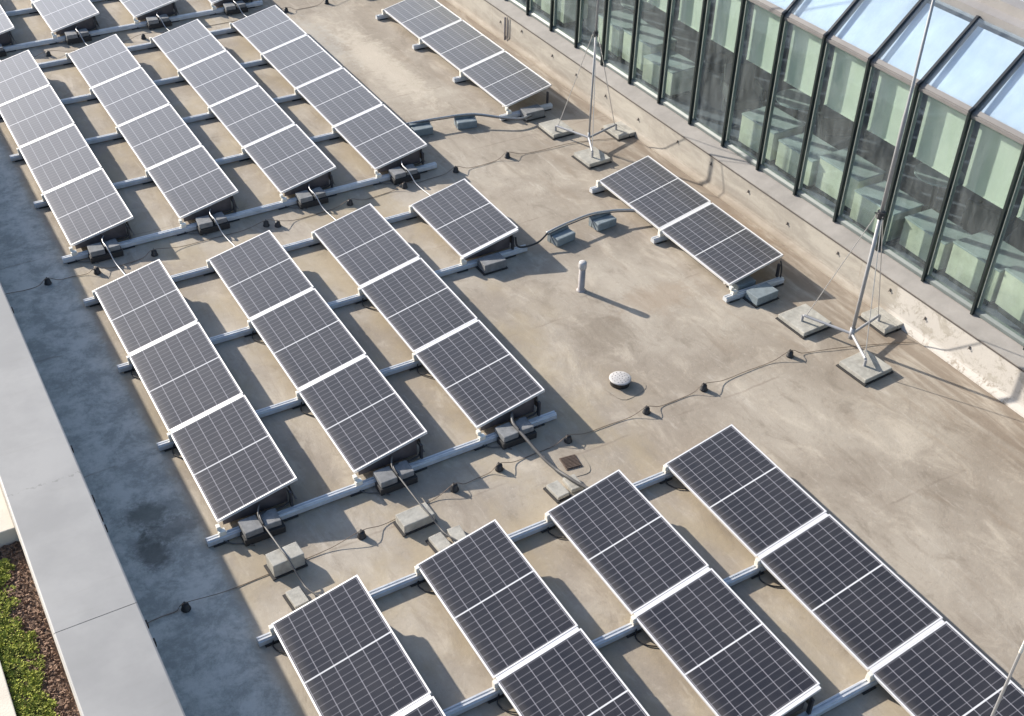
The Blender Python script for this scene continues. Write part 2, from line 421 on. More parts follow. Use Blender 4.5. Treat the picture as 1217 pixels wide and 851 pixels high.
for i in range(2600):
    x = random.uniform(-9.05, -8.77); y = random.uniform(-9, -3.14); s = random.uniform(.006, .02)
    mt = Matrix.Translation((x, y, .965 + random.uniform(0, .012))) @ Matrix.Rotation(random.uniform(0, 6.3), 4, Vector((random.random(), random.random(), random.random() + .1)).normalized())
    bmesh.ops.create_cube(bm, size=1, matrix=mt @ Matrix.Diagonal((s * 2, s, s * .4, 1)))
o = obj('bark_mulch', bm, 'chip'); o['kind'] = 'stuff'; tag(o, 'brown bark mulch strip between the moss and the coping', 'mulch')
bm = NB()                                               # moss cushions: thousands of small leaves
def edge_x(y): return -8.965 + .035 * math.sin(y * 5.1) + .03 * math.sin(y * 12.7 + 1) - max(0, (y + 3.5)) * .15 + .05 * min(1, max(0, (-4.9 - y)))
cl = [(random.uniform(-9.24, -8.9), random.uniform(-9, -3.30), random.uniform(.03, .065)) for _ in range(800)]
for cx, cy, cr in cl:
    if cx > edge_x(cy): continue
    for k in range(42):
        v = Vector((random.gauss(0, 1), random.gauss(0, 1), abs(random.gauss(0, 1)) + .2)).normalized()
        q = Vector((cx, cy, .96)) + Vector((v.x * cr, v.y * cr, v.z * cr * .8))
        if q.x < -9.245: continue
        t = v.cross(Vector((random.random(), random.random(), random.random()))).normalized(); s = random.uniform(.006, .014)
        u = (v * .5 + Vector((random.uniform(-.7, .7), random.uniform(-.7, .7), .05))).normalized(); t = Vector((-u.y, u.x, random.uniform(-.2, .2))).normalized()
        a = [q - t * s, q + t * s, q + u * s * 2.2]
        bm.faces.new([bm.verts.new(z) for z in a])
o = obj('moss', bm, 'leaf'); o['kind'] = 'stuff'; tag(o, 'bright green mossy ground cover growing in the planter', 'ground cover')

# ------------------------------------------------------------------ glazed building on the right
FX = 3.72; BAY = .932; Y0 = -.14
K0, K1 = -8, 16                                          # bays
b_ = thing('glazed_building', 'glass fronted building with dark mullions and sloping glass eaves', 'building', (FX, 0, 0))
bm = NB(); box(bm, -.30, .30, ROOF_Y0, ROOF_Y1, -13, .615)
w1 = obj('upstand_wall', bm, 'upstand', b_)
bm = NB(); extrude_y(bm, [(-.302, .0), (-.36, .0), (-.352, .03), (-.31, .10), (-.302, .14)], ROOF_Y0, ROOF_Y1); obj('foot_fillet', bm, 'upstand', b_)
bm = NB()
yy = ROOF_Y0
extrude_y(bm, [(-.315, .600), (-.315, .626), (-.02, .700), (.10, .70), (.10, .618), (-.30, .618), (-.30, .600)], ROOF_Y0, ROOF_Y1)
obj('ledge', bm, 'ledge', b_)
bm = NB(); box(bm, -.319, -.3155, ROOF_Y0, ROOF_Y1, .590, .612); box(bm, -.313, -.301, ROOF_Y0, ROOF_Y1, .585, .5985); obj('seal_line', bm, 'line', b_)
for i, y in enumerate([10.3, 9.2, 8.1, 7.0, 6.0, 4.9, 3.85, 2.8, 1.75, .7, -.35, -1.4, -2.35, -3.45, -4.35, -5.2]):
    bm = NB(); y += random.uniform(-.12, .12); z = random.uniform(.33, .5)
    box(bm, -.312, -.3, y - .012, y + .012, z - .03, z + .02, .003); tube(bm, [(-.31, y, z + .01), (-.325, y, z - .005), (-.322, y + .01, z - .035)], .004, 6)
    obj('wall_hook', bm, 'line', b_)
bm = NB(); tube(bm, [(-.33, 7.75, .55), (-.33, 7.75, .05)], .022, 8); tube(bm, [(-.33, 7.65, .58), (-.33, 7.65, .05)], .010, 6); obj('downpipe', bm, 'pipe', b_)
# body behind the glass
bm = NB(); box(bm, .302, 9, ROOF_Y0, ROOF_Y1, -13, .55); box(bm, .1405, 4.2, ROOF_Y0, ROOF_Y1, .56, .66); obj('floor_slab', bm, 'floor_in', b_)
bm = NB(); box(bm, 4.2, 4.4, ROOF_Y0, ROOF_Y1, .66, 4.0); obj('inner_wall', bm, 'wall_in', b_)
# sill and transom
bm = NB(); extrude_y(bm, [(-.015, .702), (-.03, .715), (-.03, .76), (.0, .80), (.05, .80), (.05, .702)], ROOF_Y0, ROOF_Y1); obj('sill_frame', bm, 'sill', b_)
bm = NB(); extrude_y(bm, [(-.035, 3.29), (-.035, 3.335), (-.02, 3.34), (-.02, 3.355), (.035, 3.395), (.06, 3.38), (.06, 3.29)], ROOF_Y0, ROOF_Y1); obj('transom', bm, 'transom', b_)
SLX, SLZ = .80, .76                                      # slope of glass eave
for k in range(K0, K1 + 1):
    y = Y0 + k * BAY
    bm = NB(); box(bm, -.075, -.012, y - .020, y + .020, .70, 3.35, .003); obj('mullion', bm, 'mullion', b_)
    bm = NB(); box(bm, .006, .05, y - .042, y + .042, .80, 3.29, .003); obj('inner_post', bm, 'inner', b_)
    bm = NB()
    pr = [(-.06, 3.345), (-.07, 3.385), (.0, 3.425), (SLX, 3.425 + SLZ), (SLX + .03, 3.42 + SLZ), (SLX + .03, 3.37 + SLZ), (.0, 3.37)]
    extrude_y(bm, pr, y - .020, y + .020); obj('roof_beam', bm, 'beam', b_)
    if k < K1:
        bm = NB(); box(bm, -.006, .004, y + .026, y + BAY - .026, .80, 3.268); obj('window_pane', bm, 'glass', b_)
        bm = NB(); extrude_y(bm, [(.04, 3.395), (.04, 3.402), (SLX, 3.402 + SLZ), (SLX, 3.395 + SLZ)], y + .022, y + BAY - .022); obj('roof_pane', bm, 'roofglass', b_)
        zb = 2.28 + random.uniform(-.015, .015)
        bm = NB(); box(bm, .13, .134, y + .075, y + BAY - .075, zb, 3.25); box(bm, .122, .142, y + .075, y + BAY - .075, zb - .02, zb); obj('blind', bm, 'blind', b_)
        bm = NB(); x1 = SLX; s = SLZ / (SLX - .04)
        extrude_y(bm, [(.09, 3.34), (.09, 3.346), (x1, 3.346 + (x1 - .09) * s), (x1, 3.34 + (x1 - .09) * s)], y + .05, y + BAY - .05); obj('roof_blind', bm, 'roofblind', b_)
# gutter band and upper roof
bm = NB(); extrude_y(bm, [(SLX + .032, 4.10), (SLX + .032, 4.25), (SLX + .16, 4.30), (SLX + .17, 4.42), (SLX + .30, 4.47), (SLX + .30, 4.10)], ROOF_Y0, ROOF_Y1); obj('gutter', bm, 'gutter', b_)
bm = NB(); box(bm, SLX + .302, 9.5, ROOF_Y0, ROOF_Y1, 4.10, 4.46); obj('upper_roof', bm, 'roofgrey', b_)
bm = NB(); box(bm, 2.6, 2.75, ROOF_Y0, ROOF_Y1, 4.462, 4.56); obj('roof_kerb', bm, 'gutter', b_)
NUM = ('first second third fourth fifth sixth seventh eighth ninth tenth eleventh twelfth thirteenth fourteenth fifteenth sixteenth '
       'seventeenth eighteenth nineteenth twentieth twenty-first twenty-second twenty-third twenty-fourth').split()
# low cabinets standing behind the glass, one per bay
cab = None
for k in range(K0, K1):
    y = Y0 + k * BAY
    lb = 'pale green low cabinet in the %s glazed bay from the near end' % NUM[k - K0]
    if cab is None:
        cab = thing('low_cabinet', lb, 'cabinet', (FX + .20, y + BAY / 2, .66), 0, 'cabinets behind the glass front')
        bm = NB(); box(bm, 0, .50, -.44, .44, .10, .60, .01); obj('body', bm, 'cabinet', cab)
        bm = NB(); box(bm, -.01, .52, -.45, .45, .602, .63, .006); obj('top', bm, 'cabtop', cab)
        bm = NB(); box(bm, .03, .47, -.38, .38, .0, .099); obj('plinth', bm, 'dark_obj', cab)
    else:
        if k in (1, 2, 6): continue
        c_ = dup(cab, (FX + .20 + random.uniform(-.04, .22), y + BAY / 2 + random.uniform(-.02, .02), .66), R(random.uniform(-5, 5)), lb)
        c_.scale = (random.uniform(.9, 1.3), random.uniform(.92, 1.0), random.uniform(.85, 1.12))
# dark lounge chairs and round tables deeper in the room
def lounge_chair(x, y, rz, label):
    t = thing('lounge_chair', label, 'chair', (x, y, .66), rz, 'dark chairs behind the glass')
    bm = NB(); box(bm, -.28, .28, -.28, .28, .26, .42, .04); obj('seat', bm, 'dark_obj', t)
    bm = NB(); extrude_y(bm, [(.20, .40), (.34, .86), (.40, .84), (.29, .36)], -.27, .27); obj('backrest', bm, 'dark_obj', t)
    for a in (-1, 1):
        bm = NB(); box(bm, -.26, .28, a * .30 - .03, a * .30 + .03, .40, .60, .02); obj('armrest', bm, 'dark_obj', t)
        for q in (-1, 1):
            bm = NB(); box(bm, q * .24 - .02, q * .24 + .02, a * .24 - .02, a * .24 + .02, 0, .26); obj('leg', bm, 'tray', t)
def round_table(x, y, label):
    t = thing('round_table', label, 'table', (x, y, .66), 0, 'round tables behind the glass')
    bm = NB(); frustum(bm, (0, 0), .38, .38, .70, .73, 28); obj('tabletop', bm, 'cabtop', t)
    bm = NB(); lathe(bm, (0, 0), [(.24, 0), (.23, .02), (.04, .04), (.035, .70)], 20); obj('pedestal', bm, 'dark_obj', t)
lounge_chair(5.1, -.4, 2.6, 'dark lounge chair behind the glass above the panel pair')
lounge_chair(5.3, 3.1, .5, 'dark lounge chair behind the glass near the farther mast')
lounge_chair(5.2, -3.6, 3.4, 'dark lounge chair behind the glass right of the tall mast')
lounge_chair(4.7, 1.6, 1.2, 'dark lounge chair in a bay without a cabinet')
round_table(5.0, .55, 'round table behind the glass above the panel pair')
round_table(5.2, -2.5, 'round table behind the glass beside the tall mast')
round_table(5.1, 5.4, 'round table behind the glass left of the farther mast')

# ------------------------------------------------------------------ solar panels
PW, TILT, ST, ZL = 1.04, 0.2229, 1.80709, .20
PL = ST - .046
CT, SN = math.cos(TILT), math.sin(TILT)
def tp(u, v, h=0.0):                                     # point of the tilted panel plane, h above its top
    return (u * CT - h * SN, -v, ZL + u * SN + h * CT)
def tbox(bm, u0, u1, v0, v1, h0, h1):
    vs = [bm.verts.new(tp(u, v, h)) for h in (h0, h1) for v in (v1, v0) for u in (u0, u1)]
    for q in ((0, 2, 3, 1), (4, 5, 7, 6), (0, 1, 5, 4), (2, 6, 7, 3), (0, 4, 6, 2), (1, 3, 7, 5)): bm.faces.new([vs[i] for i in q])
def make_panel(loc, label, group, deflector=True):
    t = thing('solar_panel', label, 'solar panel', loc, 0, group)
    fw = .018
    bm = NB(); a = 0.0
    tbox(bm, 0, fw, 0, PL, -.038, 0); tbox(bm, PW - fw, PW, 0, PL, -.038, 0)
    tbox(bm, fw, PW - fw, 0, fw, -.038, -.0002); tbox(bm, fw, PW - fw, PL - fw, PL, -.038, -.0002)
    obj('frame', bm, 'frame', t)
    bm = NB(); e = .012
    lay = bm.loops.layers.uv.new('UVMap')
    u0, u1, v0, v1 = fw + .0005, PW - fw - .0005, fw + .0005, PL - fw - .0005
    us = [(u0, v0), (u1, v0), (u1, v1), (u0, v1)]
    top = [bm.verts.new(tp(u, v, -.004)) for u, v in us]; bot = [bm.verts.new(tp(u, v, -.010)) for u, v in us]
    f = bm.faces.new(list(reversed(top))); 
    for lp in f.loops:
        i = top.index(lp.vert); u, v = us[i]
        lp[lay].uv = ((u - u0 - e) / (u1 - u0 - 2 * e), (v - v0 - e) / (v1 - v0 - 2 * e))
    g2 = bm.faces.new(bot); g2.material_index = 1
    bmesh.ops.recalc_face_normals(bm, faces=bm.faces[:])
    obj('cell_laminate', bm, ['cells', 'back'], t)
    if deflector:
        bm = NB(); xh = PW * CT; zt = ZL + PW * SN - .05
        ps = [(xh - .10, zt), (xh - .04, .075), (xh - .02, .075), (xh - .02, .072), (xh - .043, .072), (xh - .103, zt)]
        extrude_y(bm, ps, -PL + .03, -.03)
        obj('wind_deflector', bm, 'deflector', t)
    return t
ORD = ['first', 'second', 'third', 'fourth']
COLS = []
def columns(block, gname, y, specs):
    for nm, x, n, first_y in specs: COLS.append((block, gname, nm, x, first_y, n))
XA = [-6.70, -4.975, -3.26, -1.54]
CN = ['leftmost', 'second', 'third', 'rightmost']
for c in range(4):
    COLS.append(('top left corner', 'panels in the top left corner', CN[c], XA[c], 15.72, 2))
    COLS.append(('back', 'panels of the back block', CN[c], XA[c], 10.87, 4))
for c in range(4):
    COLS.append(('middle', 'panels of the middle block', CN[c], XA[c], 2.31, 3 if c < 3 else 1))
for c in range(4):
    COLS.append(('front', 'panels of the front block', CN[c], XA[c], -4.79, [2, 2, 2, 4][c]))
COLS.append(('D', 'pair of panels beside the glass front', '', 1.65, 1.53, 2))
COLS.append(('E', 'row of three panels near the glass front', '', 1.66, 10.11, 3))
COLS.append(('F', 'panels beyond the row of three', '', 1.66, 15.2, 2))
proto = {}
PANELS = []
for blk, grp, cn, x, y, n in COLS:
    for k in range(n):
        if n == 1: lb = 'lone solar panel at the right end of the middle block'
        elif blk == 'D': lb = ['upper', 'lower'][k] + ' solar panel of the pair beside the tall mast and glass front'
        elif blk == 'E': lb = ORD[k] + ' solar panel from the top in the row of three near glass'
        elif blk == 'F': lb = ORD[k] + ' panel of the pair cut off beyond the row of three'
        else:
            lb = '%s solar panel from the top, %s column of the %s block' % (ORD[k], cn, blk)
            if blk in ('back', 'top left corner'): lb = 'greyish ' + lb
            else: lb = 'dark ' + lb
        df = blk not in 'DEF'
        loc = (x + random.uniform(-.004, .004), y - k * ST - .012, 0)
        if df not in proto: pp = proto[df] = make_panel(loc, lb, grp, df)
        else: pp = dup(proto[df], loc, R(random.uniform(-.12, .12)), lb, grp)
        if df and k == n - 1 and blk != 'front' or (blk == 'front' and cn == 'third' and k == 1):
            bm = NB(); yv = -(PL - .012); xh = .87
            extrude_y(bm, [(.07, .104), (xh, .104), (xh, ZL + xh * SN / CT - .045), (.07, ZL + .07 * SN / CT - .045)], yv - .003, yv + .001)
            obj('side_plate', bm, 'plate', pp)
        PANELS.append(pp)

# ------------------------------------------------------------------ rails with their supports
RAIL_PROF = [(-.045, .015), (.045, .015), (.045, .075), (.030, .085), (.030, .098), (.010, .098), (.010, .088), (-.010, .088), (-.010, .098), (-.030, .098), (-.030, .085), (-.045, .075)]
JY = sorted({round(yy_ - k_ * ST - .012 + .023, 5) for _, _, _, _, yy_, n_ in COLS for k_ in range(1, n_)})
def rail(x0, x1, y, cols, label, group, yo=0.0, end=False):
    rc = min(((J - y) for J in JY), key=abs) if not (yo or end) else 0.0
    t = thing('mounting_rail', label, 'rail', (x0, y, 0), 0, group)
    bm = NB(); extrude_y(bm, RAIL_PROF, 0, x1 - x0, axis='x'); obj('channel', bm, 'rail', t)
    xx = .15
    while xx < x1 - x0 - .05:
        bm = NB(); box(bm, xx - .09, xx + .09, -.07, .07, .0, .0145); xx += .86; obj('rubber_pad', bm, 'mat_', t)
    for cx in cols:
        u = cx - x0
        bm = NB()                                        # sloping rafter under the panel joint
        dz = -.041 if yo or end else -.003; e_ = .02 if yo or end else .0205
        a = (.02 * CT, ZL + .02 * SN + dz); b = (1.02 * CT, ZL + 1.02 * SN + dz)
        extrude_y(bm, [(u + a[0], a[1] - .035), (u + a[0], a[1]), (u + b[0], b[1]), (u + b[0], b[1] - .035)], -e_ + yo + rc, e_ + yo + rc)
        obj('rafter', bm, 'frame', t)
        bm = NB(); box(bm, u + .875, u + .905, -.022 + (.045 if yo else 0), .022 + (.045 if yo else 0), .0985, ZL + .875 * SN / CT - .070, .003); obj('rear_leg', bm, 'darkmetal', t)
        bm = NB(); box(bm, u - .03, u + .055, -.035, .035, .0985, .158, .006); box(bm, u - .035, u + .012, -.028 + (.04 if yo else 0), .028 + (.045 if yo else 0), .150, .207, .006); obj('front_clamp', bm, 'clamp', t)
    return t
XS = -6.88; XE = -.42
def joint(k, n):
    return 'top' if k == 0 else ('bottom' if k == n else '')
for k in range(3):
    yk = 15.72 - k * ST
    rail(XS, XE, yk - (.08 if k == 2 else .02), XA, '%s aluminium rail from the top under the top left corner block' % ORD[k], 'mounting rails of the top left corner block', .30 if k == 2 else 0, k == 0)
for k in range(5):
    yk = 10.87 - k * ST; dy = .03 if k == 0 else (-.065 if k == 4 else 0)
    rail(XS, XE, yk + dy - .02, XA, '%s aluminium rail from the top, under the back block' % (ORD + ['fifth'])[k], 'mounting rails of the back block', .30 if k == 4 else 0, k == 0)
for k in range(4):
    yk = 2.31 - k * ST; dy = -.03 if k == 0 else (-.065 if k == 3 else 0)
    rail(XS, -.40 if k < 2 else -2.14, yk + dy - .02, XA if k < 2 else XA[:3], '%s aluminium rail from the top, under the middle block' % ORD[k], 'mounting rails of the middle block', .30 if k == 3 else 0, k == 0)
for k in range(5):
    yk = -4.79 - k * ST; dy = -.03 if k == 0 else 0
    rail(XS if k < 3 else -1.72, -.42, yk + dy - .02, XA if k < 3 else XA[3:], '%s aluminium rail from the top, under the front block' % (ORD + ['fifth'])[k], 'mounting rails of the front block', 0, k == 0 or k == 4)
for k in range(3): rail(1.50, 2.62, 1.53 - k * ST - (.06 if k == 2 else .0) - .02, [1.65], '%s short rail from the top under the panel pair beside the glass' % ORD[k], 'short rails by the glass front', .25 if k == 2 else 0, k == 0)
for k in range(4): rail(1.48, 2.62, 10.11 - k * ST - (.06 if k == 3 else .0) - .02, [1.66], '%s short rail from the top under the row of three panels' % ORD[k], 'short rails under the row of three', .25 if k == 3 else 0, k == 0)
for k in range(3): rail(1.48, 2.62, 15.2 - k * ST - .02, [1.66], '%s short rail from the top beyond the row of three panels' % ORD[k], 'short rails beyond the row of three')

# ------------------------------------------------------------------ ballast blocks at the column ends
def block(name, cx, cy, w, dpt, h, m, label, cat, group, z=.0, rz=0.0, pad=True):
    t = thing(name, label, cat, (cx, cy, z), rz, group)
    bm = NB(); box(bm, -w / 2, w / 2, -dpt / 2, dpt / 2, .016 if pad else 0, h, .010); obj('slab', bm, m, t)
    if pad:
        bm = NB(); box(bm, -w / 2 - .03, w / 2 + .02, -dpt / 2 - .02, dpt / 2 + .02, 0, .0155); obj('rubber_mat', bm, 'mat_', t)
    return t
for blk, yb, cols_ in (('top left corner', 15.72 - 2 * ST, 4), ('back', 10.87 - 4 * ST, 4), ('middle', 2.31 - 3 * ST, 3)):
    for c in range(cols_):
        x = XA[c]
        block('block_cradle', x + .45, yb - .235, .50, .17, .0975, 'mat_', 'dark block cradle beside the rail below the %s column of the %s block' % (CN[c], blk), 'cradle', 'cradles under the ballast blocks', pad=False)
        block('ballast_block', x + .33, yb - .175, .22, .24, .085, 'concrete', 'left ballast block below the %s column of the %s block' % (CN[c], blk), 'concrete block', 'ballast blocks at the column feet', z=.0985, rz=R(random.uniform(-4, 4)), pad=False)
        block('ballast_block', x + .575, yb - .165, .20, .23, .08, 'concrete', 'right ballast block below the %s column of the %s block' % (CN[c], blk), 'concrete block', 'ballast blocks at the column feet', z=.0985, rz=R(random.uniform(-5, 3)), pad=False)
block('ballast_block', XA[3] + .42, 2.31 - ST - .19, .38, .25, .16, 'concrete', 'single ballast block below the lone panel of the middle block', 'concrete block', 'ballast blocks at the column feet')
block('ballast_block', 2.05, -2.36, .42, .26, .15, 'slate', 'grey green ballast block below the panel pair beside the glass', 'concrete block', 'ballast blocks at the column feet', rz=R(3))
block('ballast_block', 1.98, -1.98, .34, .22, .14, 'slate', 'shaded ballast block tucked under the panel pair beside the glass', 'concrete block', 'ballast blocks at the column feet')
block('ballast_block', 2.10, 10.11 - 3 * ST - .22, .40, .26, .16, 'concrete', 'ballast block below the row of three panels', 'concrete block', 'ballast blocks at the column feet')
block('ballast_block', 1.95, 15.2 - 2 * ST - .1, .40, .26, .12, 'concrete', 'ballast block above the row of three panels', 'concrete block', 'ballast blocks at the column feet')
# pale pavers that carry the cables between middle and front block
block('cable_paver', -6.20, -3.93, .38, .22, .20, 'paver', 'pale concrete paver below the leftmost column, middle block', 'paver', 'pavers carrying cables', rz=R(3))
block('cable_paver', -4.61, -4.03, .41, .23, .14, 'paver', 'pale concrete paver below the second column, middle block', 'paver', 'pavers carrying cables', rz=R(2))
for c, (x, y) in enumerate([(-6.28, -4.47), (-4.52, -4.50), (-2.86, -4.42)]):
    block('cable_paver', x, y, .17, .26, .07, 'paver', 'left flat paver against the top of the %s column, front block' % CN[c], 'paver', 'pavers carrying cables', rz=R(4))
    if c: block('cable_paver', x + .235, y + .02, .17, .24, .06, 'paver', 'right flat paver against the top of the %s column, front block' % CN[c], 'paver', 'pavers carrying cables', rz=R(-3), pad=False)

# cables crossing between the blocks
def cable(pts, r, m, label, name='cable', group=None, sub=6):
    bm = NB(); tube(bm, pts, r, 8, sub); o = obj(name, bm, m, None, True)
    return tag(o, label, 'cable', group)
for c in range(3):
    x = XA[c] + .46; py = -3.87 if c == 0 else -4.03
    mid_ = [(x + .02, py + .1, .165), (x + .045, py - .1, .158)] if c == 1 else [(x + .02, -3.84, .225), (x + .04, -4.04, .218)] if c == 0 else [(x + .05, -3.85, .10), (x + .10, -4.1, .07)]
    cable([(x + .16, -2.9, .16), (x + .05, -3.1, .23), (x - .01, -3.24, .215), (x, -3.40, .185)] + mid_ + [(x + .08 if c < 2 else x + .14, -4.30, .09), (x + .11 if c < 2 else x + .20, -4.48, .085), (x + .3 if c < 2 else x + .38, -4.85, .07)], .011 if c < 2 else .022, 'cable',
          'dark cable from the %s column of the middle block to the front block' % CN[c], group='cables between the blocks')
for c in range(4):
    x = XA[c] + .46
    cable([(x + .16, 3.9, .16), (x + .03, 3.62, .23), (x, 3.5, .22), (x + .02, 3.32, .20), (x + .05, 3.1, .06), (x + .10, 2.7, .03), (x + .14, 2.2, .03)], .009, 'tray',
          'thin grey cable below the %s column of the back block' % CN[c], group='cables between the blocks')
    cable([(x + .16, 12.4, .16), (x, 12.0, .22), (x + .02, 11.79, .20), (x + .05, 11.6, .06), (x + .12, 11.2, .03), (x + .14, 10.7, .03)], .009, 'tray',
          'thin grey cable below the %s column of the top left corner block' % CN[c], group='cables between the blocks')
# black string cables hanging from panel ends
for blk, yb, cs in (('top left corner', 15.72 - 2 * ST, range(4)), ('back', 10.87 - 4 * ST, range(4)), ('middle', 2.31 - 3 * ST, range(3))):
    for c in cs:
        x = XA[c]
        cable([(x + .87, yb + .01, .35), (x + .885, yb - .015, .28), (x + .88, yb - .02, .17), (x + .82, yb - .03, .13), (x + .68, yb - .04, .13), (x + .50, yb - .08, .20), (x + .46, yb - .16, .215), (x + .455, yb - .28, .205)], .011, 'blackcable',
              'black cable looped under the %s column foot of the %s block' % (CN[c], blk), 'string_cable', 'black cables at the column feet')
        cable([(x - .02, yb - .10, .03), (x + .08, yb - .20, .012), (x + .19, yb - .26, .012), (x + .30, yb - .36, .012)], .007, 'cable',
              'thin earth wire beside the rail below the %s column, %s block' % (CN[c], blk), 'earth_wire', 'earth wires at the column feet')
cable([(-.62, .45, .33), (-.60, .42, .18), (-.45, .42, .12), (-.2, .44, .12), (0.0, .50, .19)], .016, 'blackcable', 'black cable leaving the lone panel for the cable tray', 'string_cable')
cable([(2.58, -2.10, .37), (2.585, -2.14, .26), (2.58, -2.16, .10)], .012, 'blackcable', 'black cable down the rear leg of the lower panel by the glass', 'string_cable')
for k in range(3):
    y0 = -4.79 - ST * (k) ; 
for c in range(3):
    for k, yj in enumerate([.5, -1.31]):
        x = XA[c] 
        cable([(x + .02, yj - .05, .05), (x - .04, yj - .17, .014), (x + .02, yj - .3, .012), (x + .12, yj - .42, .012)], .008, 'blackcable',
              'short black cable at the %s joint, left edge of the %s column, middle block' % (ORD[k], CN[c]), 'string_cable', 'short cables at the joints')
for c in range(4):
    for k, yj in enumerate([-4.79, -6.6]):
        x = XA[c]
        cable([(x + .02, yj - .05, .05), (x - .05, yj - .14, .014), (x + .0, yj - .27, .012), (x + .12, yj - .36, .012)], .008, 'blackcable',
              'short black cable at the %s rail, left edge of the %s column, front block' % (ORD[k], CN[c]), 'string_cable', 'short cables at the joints')

# ------------------------------------------------------------------ cable trays across the open roof
def tray(pts, label, w=.035):
    t = thing('cable_tray', label, 'cable tray', pts[0])
    o0 = Vector(pts[0]); q = [tuple(Vector(p) - o0) for p in pts]
    bm = NB(); tube(bm, q, w * .5, 8, 6); obj('conduit', bm, 'tray', t, True)
    bm = NB(); tube(bm, [(a, b - .04, c - .012) for a, b, c in q], w * .28, 6, 6); obj('cable_run', bm, 'cable', t, True)
    return t
tray([(-.55, 5.15, .10), (-.18, 5.0, .17), (.0, 4.95, .185), (.35, 4.90, .185), (.78, 4.82, .19), (1.05, 4.68, .20), (1.45, 4.40, .16), (1.75, 4.30, .12), (2.0, 4.35, .11)], 'grey cable conduit running from the back block to the row of three')
tray([(0.0, .52, .19), (.30, .58, .20), (.62, .63, .20), (.9, .66, .20), (1.15, .63, .20), (1.45, .55, .19), (1.8, .40, .16), (2.1, .2, .12)], 'grey cable conduit running from the lone panel to the pair')
def support(x, y, rz, label):
    t = thing('tray_support', label, 'cable support', (x, y, 0), rz, 'blocks under the cable conduits')
    bm = NB(); box(bm, -.19, .19, -.11, .06, .0, .14, .018); obj('block', bm, 'slate', t)
    bm = NB(); extrude_y(bm, [(.075, .0), (.15, .0), (.15, .168), (.075, .168)], -.19, .19, axis='x'); obj('channel', bm, 'slate', t)
    bm = NB(); tube(bm, [(-.20, -.05, .01), (-.20, .12, .17)], .008, 6); obj('bracket', bm, 'tray', t)
    bm = NB(); tube(bm, [(.20, -.05, .01), (.20, .12, .17)], .008, 6); obj('bracket', bm, 'tray', t)
support(-.06, 4.83, R(-5), 'slate grey conduit block half hidden by the back block panels')
support(.80, 4.70, R(-12), 'slate grey conduit block between back block and row of three')
support(.26, .45, R(10), 'slate grey conduit block nearer to the lone panel')
support(1.10, .52, R(4), 'slate grey conduit block nearer to the panel pair')

# ------------------------------------------------------------------ lightning protection
def holder(x, y, label, group):
    global hp
    if hp is None:
        hp = thing('wire_holder', label, 'wire holder', (x, y, 0), 0, group)
        bm = NB(); lathe(bm, (0, 0), [(.055, 0), (.055, .012), (.046, .02), (.040, .075), (.028, .088)], 16); obj('base', bm, 'puck', hp, True)
        bm = NB(); box(bm, -.009, .009, -.022, .022, .082, .106, .004); obj('clip', bm, 'puck', hp)
        return hp
    return dup(hp, (x, y, 0), random.uniform(-.4, .4), label, group)
hp = None
rows = [
 ('above the back block', [(-5.25, 11.43), (-3.3, 11.4), (-.1, 11.41), (.89, 11.46)], [(-6.8, 11.45)], [(3.3, 11.5)]),
 ('between the back and middle blocks', [(-7.21, 3.1), (-6.49, 3.04), (-5.58, 3.12), (-3.74, 3.12), (-3.58, 3.02), (-2.27, 3.1), (-1.22, 3.18), (-.18, 3.26), (.88, 3.29)], [(-7.9, 3.1)], [(2.1, 3.2), (2.9, 3.0), (3.38, 2.9)]),
 ('between the middle and front blocks', [(-7.39, -3.99), (-5.26, -3.93), (-3.94, -3.76), (-3.28, -3.71), (-2.24, -3.68), (-1.02, -3.7), (-.05, -3.68), (1.49, -3.67)], [(-7.9, -4.0), ], [(2.3, -3.9), (3.3, -4.3)]),
]
OR9 = ['first', 'second', 'third', 'fourth', 'fifth', 'sixth', 'seventh', 'eighth', 'ninth']
for nm, pts, pre, post in rows:
    for i, (x, y) in enumerate(pts): holder(x, y, '%s black wire holder from the left, row %s' % (OR9[i], nm), 'black conductor holders on the roof')
    path = []
    allp = [(a, b, .10) for a, b in pts]
    allp = [(a, b, .012) for a, b in pre] + allp + [(a, b, .012) for a, b in post]
    for i, (a, b, z) in enumerate(allp):
        path.append((a, b, z))
        if i < len(allp) - 1:
            a2, b2, z2 = allp[i + 1]; L_ = math.hypot(a2 - a, b2 - b)
            if L_ > .5:
                j = random.uniform(-.035, .035)
                path.append((a + (a2 - a) * .22, b + (b2 - b) * .22 + j * .5, .016)); path.append((a + (a2 - a) * .5, b + (b2 - b) * .5 + j, .006)); path.append((a + (a2 - a) * .8, b + (b2 - b) * .8 + j * .5, .014))
    bm = NB(); tube(bm, path, .0042, 6, 5); o = obj('earth_conductor', bm, 'wire', None, True)
    tag(o, 'thin brown conductor wire strung across the roof ' + nm, 'wire')

